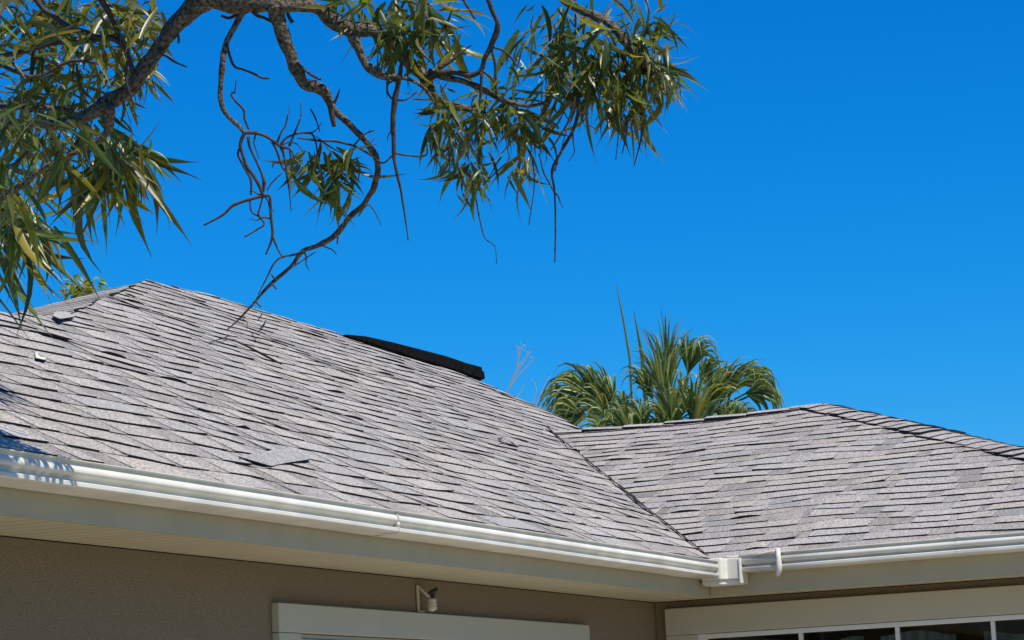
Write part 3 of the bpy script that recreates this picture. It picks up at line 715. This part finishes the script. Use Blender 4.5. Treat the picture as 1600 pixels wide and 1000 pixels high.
TW = [
 [(355,72,2.4),(358,85,2.2),(367,104,2.2),(380,109,1.8),(398,116,1.8),(410,122,1.8),(421,122,2.2)],
 [(368,143,2),(361,146,1.4)], [(360,147,1.5),(370,160,1.8),(381,172,1.8),(382,185,1.8),(389,202,1.6)], [(369,126,.8),(367,143,1)],
 [(380,207,3.5),(400,208,2.8),(415,213,2.4),(428,222,2.4),(438,229,2.6),(452,231,2.6)],
 [(382,208,3.4),(376,228,3),(384,255,2.8),(396,275,3),(405,290,3.2),(411,306,3.2)],
 [(388,213,2.6),(391,232,2.2),(400,250,2),(410,275,2.2),(413,285,3),(411,300,2)],
 [(374,232,2),(372,243,2),(380,258,2),(392,282,2.4),(392,305,1.4)],
 [(411,306,3),(390,312,2.6),(366,320,2.6),(348,336,2),(318,352,1.3)],
 [(411,306,3),(421,308,2.4),(423,335,2.2),(426,362,2.2),(424,376,1.8),(415,398,1.4)],
 [(426,368,1.8),(434,390,1.4),(443,404,1.2)],
 [(411,306,2.2),(406,325,1.4),(404,335,2),(413,350,1.4),(403,358,1.4),(382,370,1.4)], [(390,312,1.4),(393,330,1.4),(404,338,1.4)],
 [(432,225,2),(440,206,1.6),(446,196,1.6),(450,178,1.2)], [(452,228,2.2),(462,204,1.8),(470,183,1.2)],[(470,183,.8),(470,157,.6)],[(452,178,.7),(452,163,.5)],
 [(485,170,1.5),(493,185,1.4),(500,206,1)],
 [(436,229,2.2),(448,215,2),(470,208,1.8),(487,209,1.8),(494,225,1.6),(497,250,1.6)],
 [(465,216,1.4),(500,220,1.8),(527,221,2),(559,231,1.8),(580,243,1.6),(598,255,1.6),(612,243,1.4)],
 [(440,229,2.4),(444,245,1.8),(448,275,1.6),(452,300,1.2),(455,330,.8)], [(438,252,2),(428,255,1.4),(426,262,1)],
 [(425,222,2.2),(434,240,2),(441,262,1.8),(455,275,1.4)], [(441,270,1.2),(425,285,1.2),(417,298,1)],
 [(516,165,4.5),(518,182,4.5),(523,198,3)], [(522,162,2.6),(527,150,2),(531,139,1)], [(466,100,3),(480,112,2.4),(495,122,2),(502,124,2)],
 [(378,14,3.4),(370,22,3),(358,28,2.4),(345,24,2)], [(388,10,4),(402,24,3.5),(412,28,3),(430,36,3)],[(446,12,3),(452,26,3),(458,36,3)],[(246,84,2.4),(260,88,2),(272,96,1.6),(292,105,1.2)],[(266,46,2.2),(278,54,2),(279,68,2)],
 [(622,124,1.6),(608,130,1.6),(605,142,1.6),(612,154,1.6),(620,157,1.6),(632,157,1)],
 [(616,239,2),(635,243,1.6),(665,243,1.4),(667,225,1)], [(616,241,1.6),(600,255,1)],
 [(770,74,2),(788,80,1.8),(800,92,1.6),(808,104,1.6)], [(768,76,2.4),(773,100,2.2),(775,125,2.2),(775,148,2)], [(753,112,2.6),(751,150,2.2),(745,185,2),(743,225,1.6)],
 [(752,110,2),(766,120,1.8),(775,135,1.6)], [(685,108,3.5),(705,95,2.5),(720,83,1.6),(736,71,.8)],
 [(718,-12,2.5),(733,15,2.2),(742,30,1.4)], [(553,228,1.6),(566,212,1.4),(580,205,1.4),(586,204,1)], [(560,338,1),(577,320,1.2),(596,352,.6)],
 [(475,392,2.4),(458,398,1.8),(440,402,1.6),(428,412,1.6),(418,432,1.2),(403,460,.8)], [(528,368,1.6),(527,382,1.2)],
 [(866,300,1.4),(850,270,1.4),(842,240,1.2)], [(866,268,1.4),(878,230,1.2),(886,200,1)], [(900,150,2),(888,190,2),(870,220,1.6),(860,235,1)],
 [(735,270,1.6),(742,300,1.4),(750,345,1.2),(758,372,.9),(773,385,.7),(776,412,.6)], [(832,250,1.2),(835,290,1),(826,352,.7)], [(795,252,1.3),(772,272,1.3),(755,290,1)],
 [(960,175,1.4),(966,205,1.2),(962,250,.8)], [(975,178,1.6),(980,200,1.4),(972,240,.9)], [(985,180,1.3),(990,215,.8)], [(945,180,1.2),(930,210,.8)], [(1000,175,2.4),(1005,190,2),(1000,225,1.4),(991,258,.8)],
 [(410,490,1.6),(403,500,.8)], [(398,470,1.6),(408,480,1.2)],[(425,443,1.6),(432,452,1.4)],[(430,437,1.4),(424,428,1.2)],
 [(100,240,2),(90,262,1.8),(70,275,1.4),(55,300,1)], [(120,100,2),(125,135,2),(150,160,2)], [(60,195,3),(50,225,2.6),(30,250,2.4),(10,262,2)],
 [(200,95,2.6),(196,120,2.2),(204,150,1.6),(213,170,1.2)], [(240,92,1.6),(250,80,1.4),(262,72,1.2),(272,30,.8)],
]
RT2 = random.Random(12)
for (x, y, n) in [(452,231,2),(400,209,1),(411,305,2),(424,342,1),(559,231,1),(470,207,1),(437,229,2),(396,275,1),(500,382,1),(454,417,1),(475,392,1),(617,155,1),(614,200,1),(895,205,1),(878,235,1),(867,300,1),(950,175,2),(980,180,1),(1000,178,1),(920,165,1),(740,285,1),(826,262,1),(700,230,1),(783,245,1)]:
    for _ in range(n):
        a_ = RT2.uniform(-.6, 3.7) if y < 420 and x < 620 else RT2.uniform(.9, 2.2); L_ = RT2.uniform(14, 34); pt = [(x, y, 1.5)]; px_, py_ = x, y
        for k in range(3):
            px_ += math.cos(a_)*L_/2; py_ += math.sin(a_)*L_/2; a_ += RT2.uniform(-.7, .7); pt.append((px_, py_, 1.2-.3*k))
        TW.append(pt)
for p in TW:
    branch(p, TD+.02, name='twig', m=M_TWIG, wob=.25, jit=.0022)

class Leaves:
    def __init__(s): s.mb = MB(); s.R = random.Random(99)
    def leaf(s, P, d, L, wr=.105, droop=.9, c=(1, 1, 1), nseg=6, curl=0):
        R = s.R; d = d.normalized(); p = P.copy(); pts = []; w0 = L*wr*R.uniform(.8, 1.15)
        ref = V((R.gauss(0, 1), R.gauss(0, 1), R.gauss(0, 1)+.6))
        side = d.cross(ref)
        if side.length < 1e-4: side = d.orthogonal()
        side.normalize()
        cur = V((R.gauss(0, 1), R.gauss(0, 1), R.gauss(0, 1)))*.16
        for i in range(nseg+1):
            t = i/nseg
            wd = w0*(math.sin(math.pi*min(1, t*1.08+.04)**.75)**.8 if t < .99 else .03)*.5
            wd = max(wd, w0*.03)
            nrm = side.cross(d).normalized()
            pts.append((p - side*wd + nrm*wd*.35, p.copy(), p + side*wd + nrm*wd*.35))
            d = (d + V((0, 0, -1))*droop*(.08+.30*t)*(6/nseg) + cur*(6/nseg)).normalized()
            side = (side - d*side.dot(d)).normalized()
            p = p + d*(L/nseg)
        i0 = len(s.mb.v)
        for a in pts: s.mb.v += list(a)
        for i in range(nseg):
            k = i0+i*3
            s.mb.f += [(k, k+1, k+4, k+3), (k+1, k+2, k+5, k+4)]; s.mb.c += [c, c]
    def tintl(s, yel=.3):
        R = s.R; l = R.uniform(.4, 1.3)
        q = R.random()
        if q < yel: return (1.7*l, 1.35*l, .8*l)
        if q < yel+.10: return (1.25*l, .95*l, .7*l)
        if q < yel+.14: return (3.2*l, 2.0*l, 1.6*l)
        return (.85*l, 1.0*l, .9*l)
    def cluster(s, x, y, Lpx, n, d=TD, spread=1.0, down=.25, axis=None, yel=.3, rad_px=10, droop=.9, wr=.105):
        R = s.R
        for i in range(n):
            dd = d+R.gauss(0, .07)
            P = at(x+R.gauss(0, rad_px), y+R.gauss(0, rad_px), dd)
            th = R.uniform(0, 2*math.pi); ph = R.uniform(-.3, .9)
            v = RT*math.cos(th)*spread + UP*math.sin(th)*spread*.8 + FW*R.gauss(0, .55)
            if axis: v += RT*axis[0] - UP*axis[1]
            v.z -= down
            s.leaf(P, v, Lpx*dd/FPX*R.uniform(.35, 1.15), wr, droop*R.uniform(.5, 1.3), s.tintl(yel))
LV = Leaves()
CL = [  # x, y, leaf length px, count, depth, down, (axis), yellow share, spread px
 (15,20,80,20,7.3,.3,None,.5,14),(60,10,80,20,7.3,.3,None,.5,16),(110,15,80,20,7.3,.2,None,.55,16),(160,5,75,20,7.3,.2,None,.6,14),(205,15,75,24,7.25,.3,None,.65,14),(232,35,70,16,7.2,.4,(.4,.2),.6,9),
 (35,65,80,18,7.4,.4,None,.4,16),(90,70,80,20,7.4,.4,None,.45,16),(150,85,75,20,7.35,.3,None,.55,14),(195,70,70,18,7.3,.3,None,.6,12),(215,100,60,16,7.2,.8,(.3,.3),.5,10),
 (0,110,80,18,7.5,.4,None,.3,14),(55,130,80,18,7.5,.5,None,.3,16),(110,125,80,20,7.4,.5,None,.4,16),(165,125,70,18,7.3,.5,None,.45,12),(190,160,55,10,7.3,1.,None,.3,8),
 (20,170,90,18,7.6,.6,None,.2,14),(75,185,90,20,7.5,.6,None,.2,16),(125,200,80,20,7.45,.6,None,.25,14),(165,215,90,18,7.4,.8,(.2,.2),.25,10),
 (200,238,110,16,7.4,1.0,(.4,.1),.3,9),(180,245,110,16,7.4,1.2,(.1,.2),.25,9),(140,262,120,16,7.5,1.2,None,.2,10),(215,235,90,10,7.4,1.3,(.5,.1),.25,6),(110,255,90,12,7.5,.8,(-.2,.1),.2,10),
 (60,240,90,16,7.7,.7,None,.15,14),(10,240,90,16,7.9,.7,None,.15,14),(20,300,110,16,8.3,1.0,(.2,0),.1,12),(-20,330,130,16,8.6,.9,(.3,0),.1,12),(10,350,125,16,8.6,1.4,None,.1,12),(40,345,105,12,8.5,.9,(.5,0),.1,9),(-30,380,150,14,8.8,1.2,None,.1,12),(30,360,120,10,8.4,1.8,None,.1,12),
 (535,8,70,12,7.15,.5,(-.2,.1),.1,9),(562,5,60,12,7.15,.6,None,.2,9),
 (600,10,75,16,7.2,.5,None,.2,12),(640,15,80,22,7.2,.6,None,.25,14),(675,10,80,22,7.2,.6,(.2,0),.35,14),(655,50,75,24,7.2,.9,(.1,.2),.35,14),(620,45,70,12,7.2,1.1,None,.2,9),(688,45,60,14,7.2,.8,(.4,.2),.4,9),(605,70,60,8,7.2,1.5,None,.15,8),
 (475,245,55,10,7.2,.7,(-.4,.1),.25,8),(508,255,60,14,7.2,.7,None,.4,9),(530,262,58,18,7.2,.3,(.3,-.1),.4,9),(527,285,60,12,7.2,1.4,None,.4,7),(545,255,50,8,7.2,.3,(.5,-.3),.4,7),(462,262,55,6,7.2,1.5,None,.2,5),(495,250,85,6,7.2,1.3,(.1,.2),.1,5),
 (690,150,50,14,7.2,.5,None,.35,9),(695,185,60,20,7.2,.9,(-.2,.1),.2,9),(705,205,60,18,7.2,1.0,(-.1,.2),.2,9),(745,165,55,18,7.2,.6,None,.35,12),(775,175,55,22,7.25,.7,None,.35,12),(800,185,60,22,7.25,.7,(.2,.1),.3,12),(780,150,55,14,7.2,.1,(.1,-.5),.2,10),(820,205,60,16,7.25,.9,(.2,.2),.2,10),(755,215,50,14,7.2,1.,None,.15,12),(835,180,55,12,7.25,.7,(.3,0),.2,10),
 (730,262,50,20,7.2,1.0,None,.12,8),(818,260,58,16,7.2,1.2,None,.3,6),(735,280,45,12,7.2,1.6,None,.1,8),(700,240,45,8,7.2,1.2,(-.3,0),.1,8),
 (850,40,80,20,7.25,.7,(-.2,.1),.2,14),(870,80,80,24,7.25,.9,(-.2,.1),.15,14),(900,40,80,22,7.25,.7,None,.25,14),(910,95,85,26,7.25,.9,None,.2,16),(945,60,80,24,7.2,.8,None,.25,14),(950,110,85,26,7.25,1.,None,.2,16),(985,100,80,26,7.25,.9,None,.25,14),(1005,60,75,18,7.25,.4,(.3,-.1),.3,12),(1015,35,60,14,7.25,.2,(.3,-.3),.25,10),(985,25,60,12,7.25,.4,(0,-.3),.25,12),(1020,110,75,26,7.2,.5,(.5,.1),.45,8),(1040,115,60,14,7.2,.5,(.6,0),.5,7),(1000,140,75,20,7.25,1.2,None,.25,12),(965,150,70,20,7.25,1.3,None,.15,10),(900,140,60,18,7.25,.9,(-.1,.1),.2,12),(870,130,60,14,7.25,.7,(-.3,0),.15,10),(930,5,70,14,7.3,.4,None,.25,14),(1025,75,60,14,7.25,.0,(.6,-.3),.35,8),
 (15,175,80,12,6.8,.6,None,.15,14),(60,190,85,12,6.8,.7,None,.15,14),(105,205,85,12,6.8,.8,None,.15,12),(30,285,75,10,6.8,1.2,None,.1,12),(-10,310,90,10,6.85,1.2,None,.1,12),(30,70,75,10,6.85,.4,None,.3,14),(120,60,70,8,6.9,.3,None,.5,14),(180,30,60,8,6.9,.4,None,.6,12),
]
for (x, y, L, n, d, dn, ax, yel, rp) in CL:
    left = x < 300; right = x > 840
    yel = min(.8, yel+.05)
    LV.cluster(x, y, L*(1.2 if left else 1.15 if right else 1.2), int(n*(1.5 if left else 1.5)), d+(.22 if left else .05), 1.0, dn+(.35 if right else .2), ax, yel, rp*1.7, droop=.85, wr=.09 if L > 100 else (.108 if left else .105 if right else .125))
# single leaves that stand clear
for (x, y, dx, dy, L, dr, d) in [(205,240,1,-.45,80,-.15,7.4),(190,238,.35,-1,62,0,7.4),(215,235,.9,-.1,70,.9,7.4),(1035,60,.9,-.9,55,0,7.2),(735,95,.1,-.1,10,0,7.2),(815,160,.6,-.6,45,.1,7.2),(25,340,1,.15,120,.25,8.4),(40,355,.8,.6,130,.6,8.4),(1040,110,1,.1,55,.2,7.2)]:
    LV.leaf(at(x, y, d), RT*dx-UP*dy, L*d/FPX, .08, dr, (1, 1.05, .8))
LV.mb.build('foliage', M_LEAF, tree, smooth=True)
# dry hanging leaf stalks in the right-hand crown
# ------------------------------------------------------------------ fan palm behind the roof
PD = 31.0
palm = empty('palm_tree', at(1035, 690, PD)*1, 'fan palm with drooping leaf tips rising behind the shingle roof', 'palm tree')
pc = at(1035, 690, PD)
m = MB(); m.tube([V((pc.x-.2, pc.y, -.05)), V((pc.x-.1, pc.y, 2)), V((pc.x, pc.y, pc.z-.3)), V((pc.x, pc.y, pc.z+.05))], [.24, .2, .19, .22], 14, wob=.2); m.build('trunk', M_PTRUNK, palm, smooth=True)
RP = random.Random(5)
def frond(hx, hy, ang, L, span, n, dep, droop=1.0, col_=(1, 1, 1), hang=.5):
    mb = MB(); hub = at(hx, hy, PD+dep); k = PD/FPX
    # petiole
    base = V((pc.x, pc.y, pc.z-.1)); mid = (base+hub)/2+U*.08
    mb.tube([base, mid, hub], [.022, .016, .012], 6)
    out = (RT*math.cos(ang) + UP*math.sin(ang))
    for i in range(n):
        f = (i+.5)/n*2-1; th = ang + f*span + RP.gauss(0, .03)
        v = (RT*math.cos(th) + UP*math.sin(th) + FW*RP.gauss(0, .22)).normalized()
        Lf = L*k*(1-.28*abs(f)**1.5)*RP.uniform(.85, 1.08); p = hub.copy() + out*RP.uniform(0, .06); d = v.copy()
        side = d.cross(FW+V((RP.gauss(0, .5), 0, RP.gauss(0, .5)))).normalized(); ns = 8; pts = []
        wd0 = .044*RP.uniform(.8, 1.2)
        g_ = droop*RP.uniform(.7, 1.3)
        l_ = RP.uniform(.5, 1.35); c = (l_, l_, l_*.9)
        if RP.random() < .22: c = (2.3, 2.1, 2.2)
        elif RP.random() < .12: c = (2.6, 1.7, 1.0)
        for j in range(ns+1):
            t = j/ns; wd = wd0*(.55+1.2*t if t < .35 else max(.07, .97*(1-(t-.35)/.65)**.8))
            nn = side.cross(d).normalized()
            pts.append((p-side*wd*.5+nn*wd*.2, p.copy(), p+side*wd*.5+nn*wd*.2))
            g2 = 0 if t < .3 else (t-.3)*g_*1.15
            d = (d + V((0, 0, -1))*g2).normalized(); side = (side-d*side.dot(d)).normalized(); p = p+d*(Lf/ns)*(1 if t < .8 else 1+hang)
        i0 = len(mb.v)
        for a in pts: mb.v += list(a)
        for j in range(ns):
            q = i0+j*3; mb.f += [(q, q+1, q+4, q+3), (q+1, q+2, q+5, q+4)]; mb.c += [c, c]
    mb.c = [c or (.8, .9, .7) for c in mb.c]
    return mb.build('frond', M_PALM, palm)
R_ = math.radians
for a in [(940,632,R_(142),122,R_(42),30,-.2,1.7),(922,622,R_(168),104,R_(50),26,.1,2.3),(962,640,R_(118),98,R_(24),20,.2,1.0),(915,650,R_(172),88,R_(60),22,-.4,2.6),(955,655,R_(135),95,R_(35),22,-.3,1.5),
          (1045,612,R_(93),122,R_(19),26,.0,.6),(1075,585,R_(80),100,R_(34),26,.2,2.4),(1040,640,R_(99),122,R_(17),24,-.3,.6),(1020,625,R_(112),80,R_(26),16,-.2,1.6),(1095,600,R_(55),80,R_(45),20,.3,2.8),
          (1125,630,R_(62),98,R_(26),28,.0,.8),(1160,602,R_(35),72,R_(48),26,.2,2.4),(1165,615,R_(5),72,R_(50),26,-.1,2.6),(1110,640,R_(75),85,R_(26),22,-.3,1.1),(1185,612,R_(0),50,R_(45),16,.4,3.0),
          (1050,668,R_(92),95,R_(40),26,-.5,1.0),(1008,672,R_(112),62,R_(50),18,-.5,1.4),(1130,665,R_(60),62,R_(60),20,-.5,1.6),
          (1085,670,R_(80),95,R_(35),24,-.6,1.0),(985,680,R_(125),70,R_(45),20,-.7,1.4),(1150,668,R_(70),55,R_(50),18,-.6,1.6),(955,678,R_(130),70,R_(50),20,-.6,1.6),(1070,640,R_(88),85,R_(60),18,-.1,3.0),(980,650,R_(110),60,R_(60),14,-.1,3.0),(1000,690,R_(95),75,R_(60),24,-.5,1.2),(1100,690,R_(90),75,R_(70),24,-.5,1.4),(1045,690,R_(90),80,R_(70),24,-.5,1.2)]:
    frond(*a)
m = MB()
m.tube([at(988,640,PD), at(984,560,PD), at(974,500,PD), at(963,446,PD)], [.016, .015, .013, .004], 6)
m.c = [(1.6, 1.5, 1.3)]*len(m.f); m.build('spear', M_PALM, palm)
m = MB(); m.tube([at(1010,640,PD), at(1004,560,PD), at(990,484,PD)], [.03, .026, .003], 6); m.c = [(1.3, 1.3, 1)]*len(m.f); m.build('spear', M_PALM, palm)

# bare pale shrub left of the palm
sh = empty('bare_shrub', at(800, 640, 27), 'thin leafless pale shrub tip between the ridge and the palm', 'shrub')
m = MB(); Rs = random.Random(8)
p0 = at(780, 640, 27)
m.tube([V((p0.x, p0.y, 0)), p0, at(795, 607, 27), at(808, 575, 27), at(810, 548, 27), at(807, 540, 27)], [.03, .012, .009, .007, .005, .003], 6)
for q in ([(800,595),(815,570),(822,562),(823,548)], [(808,575),(818,562),(830,550)], [(810,560),(814,545),(817,538)], [(795,607),(806,592),(812,585)], [(800,630),(815,612),(818,600)], [(812,585),(825,572),(832,560)],[(830,640),(838,610),(835,595)],[(835,640),(850,605),(856,590)]):
    m.tube([at(x, y, 27) for x, y in q], [.006, .005]+[.003]*(len(q)-2), 5)
m.build('stems', mat('pale_stem', (.42, .38, .36), .8), sh)
M_SEED = leaf_mat('seed_head', (.36, .33, .33), (.3, .28, .28), .7)
for (x, y) in [(806,539),(817,537),(823,547),(830,549),(832,560),(812,545),(826,556),(808,550),(835,596),(856,590)]:
    m = MB()
    for k in range(5):
        P = at(x+Rs.gauss(0, 2), y+Rs.gauss(0, 2), 27); a_ = V((Rs.gauss(0,1),Rs.gauss(0,1),Rs.gauss(0,1))).normalized()*.010; b_ = a_.orthogonal().normalized()*.009
        m.quad(P-a_, P+b_, P+a_, P-b_, c=(1, 1, 1.05))
    m.build('seed_head', M_SEED, sh)
# top of a bright green tree beyond the left hip
bt = empty('leafy_tree', at(125, 470, 24), 'bright yellow-green tree top peeping over the left hip', 'tree')
c = at(125, 462, 24)
m = MB(); m.tube([V((c.x, c.y, 0)), V((c.x+.05, c.y, 3)), c], [.09, .06, .02], 8); m.build('trunk', M_BARK, bt, smooth=True)
lv2 = Leaves(); lv2.R = random.Random(4)
for i in range(260):
    R = lv2.R; P = c + V((R.gauss(0, .085), R.gauss(0, .10), R.gauss(.0, .075)))
    lv2.leaf(P, V((R.gauss(0,1), R.gauss(0,1), R.gauss(.2,.8))), .085, .4, .8, (R.uniform(.6,1.6), R.uniform(.7,1.5), .8), nseg=4)
lv2.mb.build('crown', M_BUSH, bt)

# ------------------------------------------------------------------ parents: put every empty at its base and keep the meshes where they stand
for o, l in EM:
    if o.name.startswith(('palm', 'bare', 'leafy')): l = V((l.x, l.y, 0))
    o.location = l
    for ch in o.children: ch.matrix_parent_inverse = Matrix.Translation(l).inverted()
